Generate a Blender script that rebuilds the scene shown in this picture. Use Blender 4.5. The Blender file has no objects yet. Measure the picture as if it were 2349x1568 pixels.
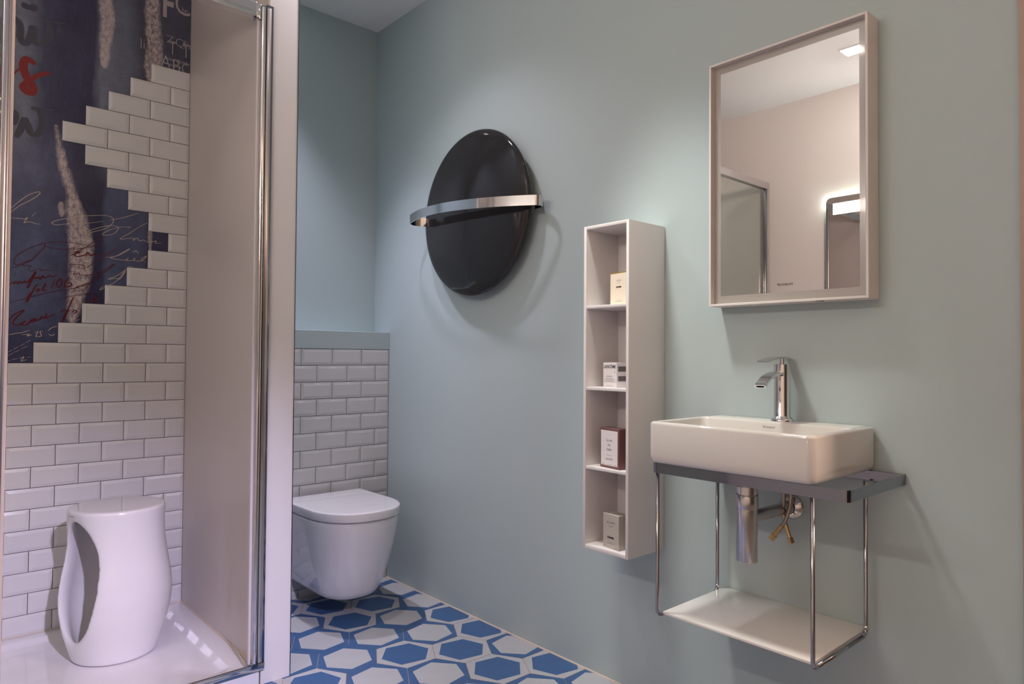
import bpy, bmesh, math, random
import numpy as np
from mathutils import Vector, Matrix
random.seed(7)
S = bpy.context.scene
C = S.collection
PI = math.pi

# ------------------------------------------------------------------ camera, world, lights, exposure
YAW, PITCH, ROLL = -0.7294, 0.0217, 0.0071
cam = bpy.data.cameras.new('camera'); camo = bpy.data.objects.new('camera', cam); C.objects.link(camo)
cam.sensor_width = 36.0; cam.sensor_fit = 'HORIZONTAL'; cam.lens = 1570.11 / 2349 * 36
cam.clip_start = 0.02
_f = Vector((-math.sin(YAW)*math.cos(PITCH), math.cos(YAW)*math.cos(PITCH), math.sin(PITCH)))
_r = Vector((math.cos(YAW), math.sin(YAW), 0)); _u = _r.cross(_f)
_r2 = _r*math.cos(ROLL) + _u*math.sin(ROLL); _u2 = -_r*math.sin(ROLL) + _u*math.cos(ROLL)
M = Matrix((( _r2.x, _u2.x, -_f.x, -1.801), (_r2.y, _u2.y, -_f.y, 0.0), (_r2.z, _u2.z, -_f.z, 1.0818), (0, 0, 0, 1)))
camo.matrix_world = M
S.camera = camo
S.view_settings.view_transform = 'Standard'; S.view_settings.look = 'None'
S.view_settings.gamma = 1.0; S.view_settings.use_curve_mapping = False
S.view_settings.exposure = 0.0
S.cycles.max_bounces = 10; S.cycles.glossy_bounces = 6; S.cycles.transparent_max_bounces = 12
S.cycles.caustics_reflective = False; S.cycles.caustics_refractive = False
S.cycles.use_denoising = True

w = bpy.data.worlds.new('world'); S.world = w; w.use_nodes = True
w.node_tree.nodes['Background'].inputs[0].default_value = (0.55, 0.5, 0.48, 1)
w.node_tree.nodes['Background'].inputs[1].default_value = 0.10

def spot(name, loc, target, power, color, size_deg, blend=0.6, radius=0.04):
    l = bpy.data.lights.new(name, 'SPOT'); l.energy = power; l.color = color
    l.spot_size = math.radians(size_deg); l.spot_blend = blend; l.shadow_soft_size = radius
    o = bpy.data.objects.new(name, l); C.objects.link(o); o.location = loc
    o.rotation_euler = (Vector(target) - Vector(loc)).to_track_quat('-Z', 'Y').to_euler()
    return o
def area(name, loc, target, power, color, sx, sy=None):
    l = bpy.data.lights.new(name, 'AREA'); l.energy = power; l.color = color
    l.shape = 'RECTANGLE'; l.size = sx; l.size_y = sy or sx
    o = bpy.data.objects.new(name, l); C.objects.link(o); o.location = loc
    o.rotation_euler = (Vector(target) - Vector(loc)).to_track_quat('-Z', 'Y').to_euler()
    return o
LAMPK = 1
K = [1.74, 2.75, 0.06, 2.95, 2.0, 1.95, 0.95, 1.9]
C0 = [(0.989, 0.908, 1.0), (0.982, 1.0, 0.909), (1.0, 0.917, 0.833), (0.881, 0.814, 1.0), (1.0, 1.0, 0.975), (0.759, 0.682, 1.0), (1.0, 0.716, 0.568), (1.0, 0.853, 0.763)]
HL = 2.744
# (position, target, watts, colour, cone, blend, radius) of the lamps
spot('ceiling_spot_light', (-0.60, 2.17, HL-0.03), (-0.60, 2.17, 0), 20*K[0], C0[0], 115, 1.0)
spot('ceiling_spot_light', (-0.60, 1.42, HL-0.03), (0.0, 1.05, 0.62), 40*K[1], C0[1], 42, 1.0, 0.10)
area('ceiling_panel_light', (-2.085, 1.503, HL-0.0035), (-2.085, 1.503, 0), 40*K[2], C0[2], 0.098)
spot('ceiling_spot_light', (-0.60, 2.88, HL-0.03), (-0.36, 2.42, 0.2), 30*K[3], C0[3], 66, 1.0, 0.03)
spot('showroom_spot_light', (-1.36, -1.2, 2.42), (-1.42, 2.15, 0.10), 300*K[5], C0[5], 34, 1.0, 0.05)
area('showroom_track_light', (0.95, -1.5, 2.50), (-2.4, 2.1, 1.2), 110*K[6], C0[6], 0.5, 0.5)
LED_K, LED_C = K[7], C0[7]
GLOW_K, GLOW_C = K[4], C0[4]

# ------------------------------------------------------------------ helpers
def lin(r, g, b):
    f = lambda c: c/12.92/255 if c <= 10 else ((c/255+0.055)/1.055)**2.4
    return (f(r), f(g), f(b), 1)
def mat(name, col, rough=0.5, metal=0.0, spec=0.5, coat=0.0, bump=0.0, bscale=200, var=0.0, vscale=6, emit=None, estr=0, bevel=0.0):
    m = bpy.data.materials.new(name); m.use_nodes = True
    nt = m.node_tree; b = nt.nodes['Principled BSDF']
    b.inputs['Base Color'].default_value = col
    b.inputs['Roughness'].default_value = rough; b.inputs['Metallic'].default_value = metal
    b.inputs['Specular IOR Level'].default_value = spec
    b.inputs['Coat Weight'].default_value = coat; b.inputs['Coat Roughness'].default_value = 0.05
    if emit: b.inputs['Emission Color'].default_value = emit; b.inputs['Emission Strength'].default_value = estr
    tc = None
    if var or bump:
        tc = nt.nodes.new('ShaderNodeTexCoord')
    if var:
        n = nt.nodes.new('ShaderNodeTexNoise'); n.inputs['Scale'].default_value = vscale; n.inputs['Detail'].default_value = 5
        nt.links.new(tc.outputs['Object'], n.inputs['Vector'])
        mx = nt.nodes.new('ShaderNodeMix'); mx.data_type = 'RGBA'
        mx.inputs[6].default_value = tuple(c*(1-var) for c in col[:3])+(1,)
        mx.inputs[7].default_value = tuple(min(1, c*(1+var)) for c in col[:3])+(1,)
        nt.links.new(n.outputs['Fac'], mx.inputs[0]); nt.links.new(mx.outputs[2], b.inputs['Base Color'])
    nrm = None
    if bevel:
        bv = nt.nodes.new('ShaderNodeBevel'); bv.inputs['Radius'].default_value = bevel; bv.samples = 4; nrm = bv.outputs[0]
    if bump:
        n = nt.nodes.new('ShaderNodeTexNoise'); n.inputs['Scale'].default_value = bscale; n.inputs['Detail'].default_value = 3
        nt.links.new(tc.outputs['Object'], n.inputs['Vector'])
        bp = nt.nodes.new('ShaderNodeBump'); bp.inputs['Strength'].default_value = bump; bp.inputs['Distance'].default_value = 0.002
        nt.links.new(n.outputs['Fac'], bp.inputs['Height'])
        if nrm: nt.links.new(nrm, bp.inputs['Normal'])
        nrm = bp.outputs[0]
    if nrm: nt.links.new(nrm, b.inputs['Normal'])
    return m

ORG = {}
def org(p):
    return ORG.get(p.name, Vector((0, 0, 0))) if p else Vector((0, 0, 0))
def mk(name, verts, faces, m, parent=None, smooth=False, local=False, loc=None):
    """ONE mesh object. verts are world coordinates unless local=True (then relative to the thing's origin)."""
    o0 = org(parent) if parent else Vector(loc or (0, 0, 0))
    me = bpy.data.meshes.new(name)
    vs = [tuple(v) for v in verts] if local else [tuple(Vector(v)-o0) for v in verts]
    me.from_pydata(vs, [], faces); me.update()
    if m:
        for q in (m if isinstance(m, (list, tuple)) else [m]): me.materials.append(q)
    if smooth: me.polygons.foreach_set('use_smooth', [True]*len(me.polygons))
    o = bpy.data.objects.new(name, me); C.objects.link(o)
    if parent: o.parent = parent; ORG[o.name] = o0
    else: o.location = o0; ORG[o.name] = o0
    return o
def tag(o, label, cat, group=None, kind=None):
    o['label'] = label; o['category'] = cat
    if group: o['group'] = group
    if kind: o['kind'] = kind
    return o
def thing(name, label, cat, loc, rotz=0, group=None):
    o = bpy.data.objects.new(name, None); C.objects.link(o); o.location = loc; o.rotation_euler = (0, 0, rotz)
    o.empty_display_size = 0.05
    ORG[o.name] = Vector(loc)
    return tag(o, label, cat, group)
def struct(o):
    o['kind'] = 'structure'; return o
def bm_to(bm):
    bm.verts.ensure_lookup_table(); bm.verts.index_update()
    v = [tuple(x.co) for x in bm.verts]; f = [[y.index for y in x.verts] for x in bm.faces]
    bm.free(); return v, f
def box(x0, x1, y0, y1, z0, z1, bev=0.0, seg=2):
    bm = bmesh.new(); bmesh.ops.create_cube(bm, size=1)
    for v in bm.verts:
        v.co = Vector(((x0+x1)/2+v.co.x*(x1-x0), (y0+y1)/2+v.co.y*(y1-y0), (z0+z1)/2+v.co.z*(z1-z0)))
    if bev: bmesh.ops.bevel(bm, geom=bm.edges[:], offset=bev, segments=seg, affect='EDGES', profile=0.5)
    return bm_to(bm)
def join(*parts):
    V, F = [], []
    for v, f in parts:
        n = len(V); V += list(v); F += [[i+n for i in q] for q in f]
    return V, F
def sharp(o, deg=40):
    me = o.data; me.polygons.foreach_set('use_smooth', [True]*len(me.polygons))
    bm = bmesh.new(); bm.from_mesh(me)
    for e in bm.edges:
        if len(e.link_faces) == 2 and e.calc_face_angle(0) > math.radians(deg): e.smooth = False
    bm.to_mesh(me); bm.free(); return o
def spline(pts, n=6):
    P = [Vector(p) for p in pts]
    if len(P) < 3: return P
    out = []
    for i in range(len(P)-1):
        p0 = P[max(i-1, 0)]; p1 = P[i]; p2 = P[i+1]; p3 = P[min(i+2, len(P)-1)]
        for k in range(n):
            t = k/n
            out.append(0.5*((2*p1)+(p2-p0)*t+(2*p0-5*p1+4*p2-p3)*t*t+(3*p1-p0-3*p2+p3)*t**3))
    out.append(P[-1]); return out
def tube(path, r, n=12, cap=True):
    P = [Vector(p) for p in path]; rs = r if isinstance(r, (list, tuple)) else [r]*len(P)
    T = []
    for i in range(len(P)):
        a = P[max(i-1, 0)]; b = P[min(i+1, len(P)-1)]; T.append((b-a).normalized())
    up = Vector((0, 0, 1)) if abs(T[0].z) < 0.9 else Vector((1, 0, 0))
    x = T[0].cross(up).normalized(); V, F = [], []
    for i in range(len(P)):
        x = (x - T[i]*x.dot(T[i])).normalized(); y = T[i].cross(x)
        for k in range(n):
            a = 2*PI*k/n; V.append(P[i]+(x*math.cos(a)+y*math.sin(a))*rs[i])
    for i in range(len(P)-1):
        for k in range(n):
            F.append([i*n+k, i*n+(k+1) % n, (i+1)*n+(k+1) % n, (i+1)*n+k])
    if cap: F.append(list(range(n))[::-1]); F.append([(len(P)-1)*n+k for k in range(n)])
    return V, F
def lathe(profile, cx, cy, n=32, axis='z', c0=0.0):
    """profile: list of (r, h); closed at ends when r == 0."""
    V, F = [], []; rings = []
    def pt(r, h, a):
        if axis == 'z': return (cx+r*math.cos(a), cy+r*math.sin(a), h)
        return (h, cx+r*math.cos(a), cy+r*math.sin(a))        # axis x: (cx,cy) are y,z
    for r, h in profile:
        if r == 0: V.append(pt(0, h, 0)); rings.append([len(V)-1])
        else:
            i0 = len(V)
            for k in range(n): V.append(pt(r, h, 2*PI*k/n))
            rings.append(list(range(i0, i0+n)))
    for a, b in zip(rings, rings[1:]):
        for k in range(n):
            k2 = (k+1) % n
            if len(a) == 1 and len(b) == 1: continue
            if len(a) == 1: F.append([a[0], b[k2], b[k]])
            elif len(b) == 1: F.append([a[k], a[k2], b[0]])
            else: F.append([a[k], a[k2], b[k2], b[k]])
    return V, F
def fixn(o):
    bm = bmesh.new(); bm.from_mesh(o.data); bmesh.ops.recalc_face_normals(bm, faces=bm.faces[:]); bm.to_mesh(o.data); bm.free(); return o
def band(path, h, th, closed=False):
    """flat strip standing on edge: path = list of (x, y, zbottom), height h, thickness th."""
    P = [Vector(p) for p in path]; n = len(P); V, F = [], []
    for i in range(n):
        a = P[(i-1) % n] if (closed or i > 0) else P[i]; b = P[(i+1) % n] if (closed or i < n-1) else P[i]
        t = (b-a); t.z = 0; t.normalize(); nn = Vector((-t.y, t.x, 0))*th/2
        for q in (P[i]-nn, P[i]+nn): V += [q, q+Vector((0, 0, h))]
    m_ = n if closed else n-1
    for i in range(m_):
        a = 4*i; b = 4*((i+1) % n)
        F += [[a, b, b+1, a+1], [a+2, a+3, b+3, b+2], [a+1, b+1, b+3, a+3], [a, a+2, b+2, b]]
    if not closed:
        F += [[0, 1, 3, 2]]; e = 4*(n-1); F += [[e, e+2, e+3, e+1]]
    return V, F
def fillet(pts, r, n=6):
    """round the corners of a polyline."""
    P = [Vector(p) for p in pts]; out = [P[0]]
    for i in range(1, len(P)-1):
        a = (P[i-1]-P[i]); b = (P[i+1]-P[i]); rr = min(r, a.length*0.49, b.length*0.49)
        a.normalize(); b.normalize()
        p0 = P[i]+a*rr; p2 = P[i]+b*rr
        for k in range(n+1):
            t = k/n; out.append(p0*(1-t)**2+P[i]*2*t*(1-t)+p2*t*t)
    out.append(P[-1]); return out
def text_mesh(s, size, align='CENTER', ext=0.0, shear=0.0, space=1.0, bold=0.0, sx=1.0):
    cu = bpy.data.curves.new('lettering', 'FONT'); cu.body = s; cu.size = size; cu.align_x = align
    cu.extrude = ext; cu.shear = shear; cu.space_character = space; cu.offset = bold; cu.resolution_u = 3
    o = bpy.data.objects.new('tmp', cu); C.objects.link(o)
    dg = bpy.context.evaluated_depsgraph_get(); dg.update()
    me = bpy.data.meshes.new_from_object(o.evaluated_get(dg))
    v = [(a.co.x*sx, a.co.y, a.co.z) for a in me.vertices]; f = [list(p.vertices) for p in me.polygons]
    bpy.data.objects.remove(o); bpy.data.curves.remove(cu); bpy.data.meshes.remove(me)
    return v, f
def ribbon(pts2, wid, taper=True):
    """flat brush stroke in 2D -> (v2, f)."""
    P = [Vector((p[0], p[1], 0)) for p in pts2]; P = spline(P, 5) if len(P) > 2 else P
    n = len(P); V, F = [], []
    for i in range(n):
        a = P[max(i-1, 0)]; b = P[min(i+1, n-1)]; t = b-a
        if t.length < 1e-9: t = Vector((1, 0, 0))
        t.normalize(); nn = Vector((-t.y, t.x, 0))
        k = 1.0
        if taper: k = 0.55+0.45*min(1, min(i, n-1-i)/(0.12*n+1)); k *= 0.8+0.35*abs(t.y)
        V += [P[i]-nn*wid*k/2, P[i]+nn*wid*k/2]
    F = [[2*i, 2*i+1, 2*i+3, 2*i+2][::-1] for i in range(n-1)]
    return [(v.x, v.y, (i//2)*1.5e-5) for i, v in enumerate(V)], F

# ------------------------------------------------------------------ materials
M_mint = mat('mint_paint', lin(180, 195, 197), 0.55, spec=0.3, bump=0.05, bscale=350)
M_white = mat('white_paint', lin(238, 235, 232), 0.55, spec=0.3)
M_ceil = mat('ceiling_white', lin(240, 239, 237), 0.8, spec=0.2)
M_post = mat('post_white', lin(222, 219, 219), 0.4, spec=0.35)
M_beige = mat('beige_panel', lin(200, 192, 188), 0.30, spec=0.45)
M_tile = mat('glazed_white_tile', lin(212, 210, 211), 0.10, spec=0.55, bevel=0.0015)
M_grout = mat('dark_grout', lin(96, 86, 84), 0.9, spec=0.1, var=0.1)
M_fgrout = mat('floor_grout', lin(172, 144, 128), 0.9, spec=0.1)
M_fblue = mat('blue_cement', lin(64, 98, 142), 0.42, spec=0.35, var=0.13, vscale=18)
M_flight = mat('pale_cement', lin(180, 182, 184), 0.42, spec=0.35, var=0.06, vscale=18)
M_cer = mat('white_ceramic', lin(228, 226, 229), 0.03, spec=0.6, coat=0.3)
M_basin = mat('basin_ceramic', lin(216, 212, 208), 0.05, spec=0.6, coat=0.3)
M_chrome = mat('chrome', (0.70, 0.70, 0.72, 1), 0.09, metal=1.0)
M_chromed = mat('dark_chrome', (0.25, 0.26, 0.30, 1), 0.07, metal=1.0)
M_rod = mat('rod_chrome', (0.42, 0.41, 0.43, 1), 0.16, metal=1.0)
M_trap = mat('trap_chrome', (0.60, 0.58, 0.59, 1), 0.2, metal=1.0)
M_nickel = mat('brushed_nickel', (0.42, 0.36, 0.30, 1), 0.3, metal=1.0)
M_brass = mat('brass', (0.60, 0.42, 0.22, 1), 0.25, metal=1.0)
M_black = mat('black_gloss', lin(40, 38, 39), 0.07, spec=0.45)
M_hole = mat('hole_shade_and_switch', lin(18, 16, 16), 0.7, spec=0.1)  # near-black for the touch switch and the painted shade inside the spout opening
M_cab = mat('matt_lacquer', lin(228, 224, 224), 0.42, spec=0.35)
M_frame = mat('mirror_frame_lacquer', lin(228, 221, 218), 0.45, spec=0.3)
M_mirror = mat('mirror_silver', (0.86, 0.85, 0.84, 1), 0.0, metal=1.0)
M_frost = mat('frosted_glass', lin(166, 160, 155), 0.25, spec=0.8, coat=0.4)
M_ink = mat('black_ink', lin(40, 36, 40), 0.6, spec=0.2)
M_gray_ink = mat('grey_ink', lin(110, 104, 104), 0.6, spec=0.2)
M_gold = mat('gold_foil', lin(214, 170, 78), 0.3, metal=0.6)
M_cream_card = mat('cream_card', lin(240, 226, 206), 0.55, spec=0.3)
M_white_card = mat('white_card', lin(232, 226, 228), 0.5, spec=0.3)
M_rose_card = mat('rose_card', lin(124, 88, 88), 0.3, spec=0.4, metal=0.1)
M_grey_card = mat('grey_card', lin(186, 180, 170), 0.4, spec=0.4, metal=0.1)
M_beige_trim = mat('pale_wood_trim', lin(176, 152, 140), 0.5, var=0.08, vscale=12)
M_seal = mat('cream_sealant', lin(206, 190, 176), 0.6)
M_shelf = mat('white_glass_shelf', lin(238, 235, 232), 0.05, spec=0.6, coat=0.4)
M_lamp = mat('lamp_diffuser', (1, 1, 1, 1), 0.5, emit=(1.0, 0.93, 0.86, 1), estr=9*LAMPK)
M_led = mat('led_bar', (1, 1, 1, 1), 0.5, emit=tuple(LED_C)+(1,), estr=22*LED_K)
M_glow = mat('glow_strip', (1, 1, 1, 1), 0.5, emit=tuple(GLOW_C)+(1,), estr=60*GLOW_K)
M_warmled = mat('warm_strip', (1, 1, 1, 1), 0.5, emit=(1.0, 0.62, 0.25, 1), estr=14*LAMPK)
M_dim = mat('showroom_grey', lin(112, 107, 104), 0.8)
M_dimfloor = mat('showroom_floor', lin(104, 100, 97), 0.5)
M_mirtint = mat('mirror_silver_warm', (0.92, 0.88, 0.84, 1), 0.0, metal=1.0)

def glass_mat():
    m = bpy.data.materials.new('clear_glass'); m.use_nodes = True; nt = m.node_tree
    nt.nodes.clear(); o = nt.nodes.new('ShaderNodeOutputMaterial')
    t = nt.nodes.new('ShaderNodeBsdfTransparent'); t.inputs[0].default_value = (0.95, 0.975, 0.965, 1)
    g = nt.nodes.new('ShaderNodeBsdfGlossy'); g.inputs['Roughness'].default_value = 0.0
    lw = nt.nodes.new('ShaderNodeLayerWeight'); lw.inputs[0].default_value = 0.5
    pw = nt.nodes.new('ShaderNodeMath'); pw.operation = 'POWER'; pw.inputs[1].default_value = 5.0
    fr = nt.nodes.new('ShaderNodeMath'); fr.operation = 'MULTIPLY_ADD'; fr.inputs[1].default_value = 0.95; fr.inputs[2].default_value = 0.045
    nt.links.new(lw.outputs['Facing'], pw.inputs[0]); nt.links.new(pw.outputs[0], fr.inputs[0])
    mx = nt.nodes.new('ShaderNodeMixShader')
    nt.links.new(fr.outputs[0], mx.inputs[0]); nt.links.new(t.outputs[0], mx.inputs[1]); nt.links.new(g.outputs[0], mx.inputs[2])
    nt.links.new(mx.outputs[0], o.inputs[0]); return m
M_glass = glass_mat()

XP0, XP1 = -0.901, -0.797       # partition faces
XL = -2.569                     # opposite wall
YS, YT, YP = 3.073, 2.922, 2.240
CREAM=[(0.0022,[(-1.51,1.61),(-1.483,1.643),(-1.455,1.67),(-1.431,1.684),(-1.422,1.684),(-1.428,1.672),(-1.45,1.651),(-1.482,1.626),(-1.508,1.598)]),(0.0022,[(-1.541,1.581),(-1.531,1.589)]),(0.0022,[(-1.509,1.578),(-1.497,1.576),(-1.486,1.578),(-1.476,1.578),(-1.469,1.577),(-1.459,1.584),(-1.467,1.569),(-1.469,1.564),(-1.455,1.569),(-1.445,1.569),(-1.433,1.565),(-1.421,1.565)]),(0.0022,[(-1.445,1.591),(-1.433,1.608)]),(0.0022,[(-1.211,1.605),(-1.266,1.59),(-1.318,1.582),(-1.366,1.57),(-1.382,1.573),(-1.379,1.58),(-1.349,1.594),(-1.293,1.612),(-1.239,1.624),(-1.202,1.628),(-1.181,1.621),(-1.181,1.603),(-1.202,1.579),(-1.247,1.558),(-1.278,1.545),(-1.265,1.558),(-1.229,1.577),(-1.188,1.591),(-1.164,1.589),(-1.162,1.579),(-1.178,1.559),(-1.206,1.55),(-1.216,1.552),(-1.206,1.563),(-1.178,1.58),(-1.145,1.591),(-1.117,1.594),(-1.131,1.587)]),(0.0022,[(-1.193,1.611),(-1.141,1.63),(-1.089,1.655)]),(0.0022,[(-1.056,1.62),(-1.088,1.597),(-1.121,1.568),(-1.147,1.549),(-1.152,1.54),(-1.135,1.545),(-1.107,1.551),(-1.106,1.541),(-1.094,1.553),(-1.084,1.542),(-1.07,1.547),(-1.06,1.543),(-1.042,1.542),(-1.022,1.549),(-1.025,1.539),(-1.002,1.544)]),(0.0022,[(-1.202,1.463),(-1.186,1.466),(-1.167,1.472),(-1.144,1.488),(-1.12,1.506),(-1.125,1.5),(-1.153,1.479),(-1.181,1.465),(-1.186,1.462),(-1.162,1.459),(-1.134,1.459),(-1.124,1.468),(-1.129,1.457),(-1.105,1.462),(-1.1,1.471),(-1.103,1.46),(-1.076,1.462),(-1.057,1.483),(-1.076,1.468),(-1.061,1.458)]),(0.0022,[(-1.11,1.499),(-1.101,1.495),(-1.096,1.502),(-1.086,1.489)]),(0.0022,[(-1.104,1.432),(-1.119,1.434),(-1.133,1.419),(-1.161,1.395),(-1.193,1.377),(-1.17,1.383),(-1.151,1.383),(-1.133,1.416),(-1.165,1.371),(-1.198,1.35),(-1.216,1.334),(-1.22,1.337),(-1.209,1.349)]),(0.0022,[(-1.306,1.2),(-1.286,1.217)]),(0.0022,[(-1.507,1.149),(-1.49,1.154),(-1.466,1.159),(-1.444,1.168)]),(0.0022,[(-1.468,1.15),(-1.445,1.153),(-1.453,1.146),(-1.437,1.151)]),(0.0022,[(-1.427,1.159),(-1.419,1.163),(-1.425,1.146),(-1.417,1.145),(-1.408,1.149),(-1.413,1.163),(-1.403,1.165)]),(0.0022,[(-1.388,1.167),(-1.375,1.18),(-1.359,1.185)]),(0.0022,[(-1.386,1.155),(-1.375,1.15),(-1.366,1.156)]),(0.0022,[(-1.512,1.083),(-1.496,1.094)]),(0.0022,[(-1.492,1.097),(-1.477,1.106)]),(0.0022,[(-1.473,1.109),(-1.459,1.118)]),(0.0022,[(-1.455,1.122),(-1.441,1.131)]),(0.0022,[(-1.508,1.073),(-1.492,1.084)]),(0.0022,[(-1.488,1.086),(-1.473,1.095)]),(0.0022,[(-1.469,1.099),(-1.451,1.108)]),(0.0022,[(-1.513,1.05),(-1.5,1.057)]),(0.0022,[(-1.496,1.058),(-1.48,1.063)]),(0.0022,[(-1.474,1.062),(-1.46,1.069),(-1.468,1.054),(-1.452,1.059)]),(0.0022,[(-1.45,1.067),(-1.441,1.069)])]
RED=[(0.0021,[(-1.511,1.391),(-1.49,1.399),(-1.442,1.428),(-1.466,1.419),(-1.488,1.406),(-1.496,1.416),(-1.491,1.436),(-1.467,1.46),(-1.435,1.481),(-1.404,1.494),(-1.406,1.48),(-1.422,1.458),(-1.438,1.436),(-1.458,1.419),(-1.47,1.408),(-1.445,1.405),(-1.453,1.395),(-1.448,1.39)]),(0.0021,[(-1.404,1.49),(-1.398,1.483),(-1.364,1.479),(-1.33,1.482),(-1.291,1.498)]),(0.0021,[(-1.402,1.495),(-1.369,1.505),(-1.317,1.508),(-1.282,1.504),(-1.25,1.5),(-1.29,1.487)]),(0.0021,[(-1.334,1.47),(-1.308,1.473),(-1.273,1.494),(-1.242,1.524),(-1.222,1.538),(-1.217,1.532),(-1.228,1.513),(-1.259,1.496),(-1.299,1.486),(-1.33,1.478)]),(0.0021,[(-1.154,1.511),(-1.186,1.483),(-1.218,1.459),(-1.267,1.415),(-1.249,1.432)]),(0.0021,[(-1.272,1.464),(-1.227,1.471),(-1.186,1.488)]),(0.0021,[(-1.45,1.385),(-1.438,1.389),(-1.425,1.398),(-1.415,1.399),(-1.417,1.391),(-1.4,1.395),(-1.379,1.394)]),(0.0021,[(-1.337,1.39),(-1.315,1.397),(-1.306,1.396),(-1.311,1.385),(-1.293,1.394),(-1.289,1.387),(-1.271,1.386),(-1.244,1.393),(-1.217,1.406),(-1.176,1.439),(-1.18,1.428),(-1.217,1.396),(-1.248,1.38),(-1.266,1.381)]),(0.0021,[(-1.333,1.42),(-1.307,1.426),(-1.285,1.426),(-1.271,1.417),(-1.282,1.411),(-1.294,1.415),(-1.289,1.425)]),(0.0021,[(-1.512,1.266),(-1.488,1.274),(-1.456,1.286),(-1.403,1.307),(-1.344,1.324),(-1.297,1.337),(-1.261,1.358),(-1.27,1.334),(-1.288,1.325),(-1.307,1.326),(-1.301,1.337),(-1.27,1.349),(-1.235,1.373),(-1.212,1.391)]),(0.0021,[(-1.361,1.284),(-1.322,1.3),(-1.287,1.31),(-1.225,1.321)]),(0.0021,[(-1.261,1.311),(-1.252,1.317),(-1.243,1.314),(-1.234,1.32),(-1.222,1.317)]),(0.0042,[(-1.321,1.458),(-1.308,1.465),(-1.29,1.474),(-1.301,1.473),(-1.308,1.46),(-1.294,1.457),(-1.272,1.466),(-1.264,1.475),(-1.254,1.465),(-1.245,1.472),(-1.236,1.465)]),(0.0042,[(-1.509,1.331),(-1.499,1.341),(-1.495,1.336),(-1.489,1.345),(-1.483,1.338),(-1.477,1.346),(-1.471,1.341),(-1.463,1.348),(-1.457,1.343),(-1.447,1.356),(-1.429,1.387),(-1.441,1.356),(-1.454,1.323),(-1.445,1.351),(-1.437,1.364),(-1.431,1.361),(-1.421,1.367),(-1.416,1.359),(-1.408,1.372),(-1.402,1.366),(-1.392,1.371),(-1.383,1.376),(-1.377,1.371),(-1.362,1.381)]),(0.0042,[(-1.422,1.341),(-1.43,1.332),(-1.44,1.307),(-1.456,1.271),(-1.45,1.296),(-1.434,1.317)]),(0.0042,[(-1.428,1.315),(-1.421,1.323),(-1.417,1.317),(-1.427,1.312)]),(0.0042,[(-1.411,1.319),(-1.397,1.346),(-1.407,1.318),(-1.395,1.32)]),(0.0042,[(-1.38,1.326),(-1.37,1.362)]),(0.0042,[(-1.361,1.333),(-1.364,1.35),(-1.353,1.366),(-1.347,1.356),(-1.353,1.336),(-1.361,1.333)]),(0.0042,[(-1.323,1.376),(-1.336,1.352),(-1.336,1.337),(-1.319,1.341),(-1.317,1.351),(-1.332,1.353)]),(0.0042,[(-1.309,1.298),(-1.321,1.264),(-1.342,1.202),(-1.334,1.233),(-1.317,1.249)]),(0.0042,[(-1.351,1.238),(-1.338,1.248),(-1.328,1.242)]),(0.0042,[(-1.312,1.24),(-1.304,1.249),(-1.297,1.244),(-1.307,1.235)]),(0.0042,[(-1.511,1.184),(-1.506,1.205),(-1.491,1.225),(-1.463,1.241),(-1.483,1.216),(-1.496,1.193),(-1.482,1.185),(-1.458,1.202),(-1.47,1.187),(-1.454,1.188),(-1.438,1.209),(-1.442,1.198),(-1.426,1.206),(-1.431,1.212),(-1.434,1.203),(-1.414,1.209),(-1.41,1.219),(-1.401,1.215),(-1.393,1.231),(-1.397,1.215),(-1.376,1.226),(-1.367,1.231)]),(0.0042,[(-1.262,1.294),(-1.265,1.28)]),(0.0042,[(-1.252,1.299),(-1.256,1.28)]),(0.0042,[(-1.264,1.287),(-1.255,1.289)]),(0.0042,[(-1.24,1.305),(-1.244,1.281)]),(0.0042,[(-1.24,1.305),(-1.229,1.301),(-1.241,1.292),(-1.226,1.28)]),(0.0042,[(-1.514,1.239),(-1.512,1.227)]),(0.0042,[(-1.501,1.237),(-1.497,1.236)])]
DARK=[(0.0234,[(-1.491,2.375),(-1.474,2.368),(-1.456,2.369),(-1.452,2.384)]),(0.0203,[(-1.534,2.299),(-1.516,2.313),(-1.499,2.303),(-1.493,2.278),(-1.493,2.245),(-1.48,2.228),(-1.465,2.249),(-1.457,2.292),(-1.452,2.291),(-1.452,2.253),(-1.436,2.239),(-1.415,2.254),(-1.403,2.285),(-1.403,2.318),(-1.419,2.34)]),(0.0078,[(-1.429,2.345),(-1.397,2.337),(-1.355,2.345)]),(0.0218,[(-1.558,2.283),(-1.541,2.294),(-1.547,2.26),(-1.546,2.218),(-1.557,2.209)]),(0.0203,[(-1.456,1.994),(-1.431,1.992),(-1.419,1.962),(-1.421,1.924),(-1.438,1.898),(-1.454,1.9),(-1.463,1.925),(-1.472,1.955)]),(0.0203,[(-1.475,1.954),(-1.483,1.915),(-1.499,1.874)]),(0.0187,[(-1.508,1.973),(-1.501,1.953),(-1.507,1.92)]),(0.0078,[(-1.433,1.997),(-1.409,2.0),(-1.385,2.003)])]
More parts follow.
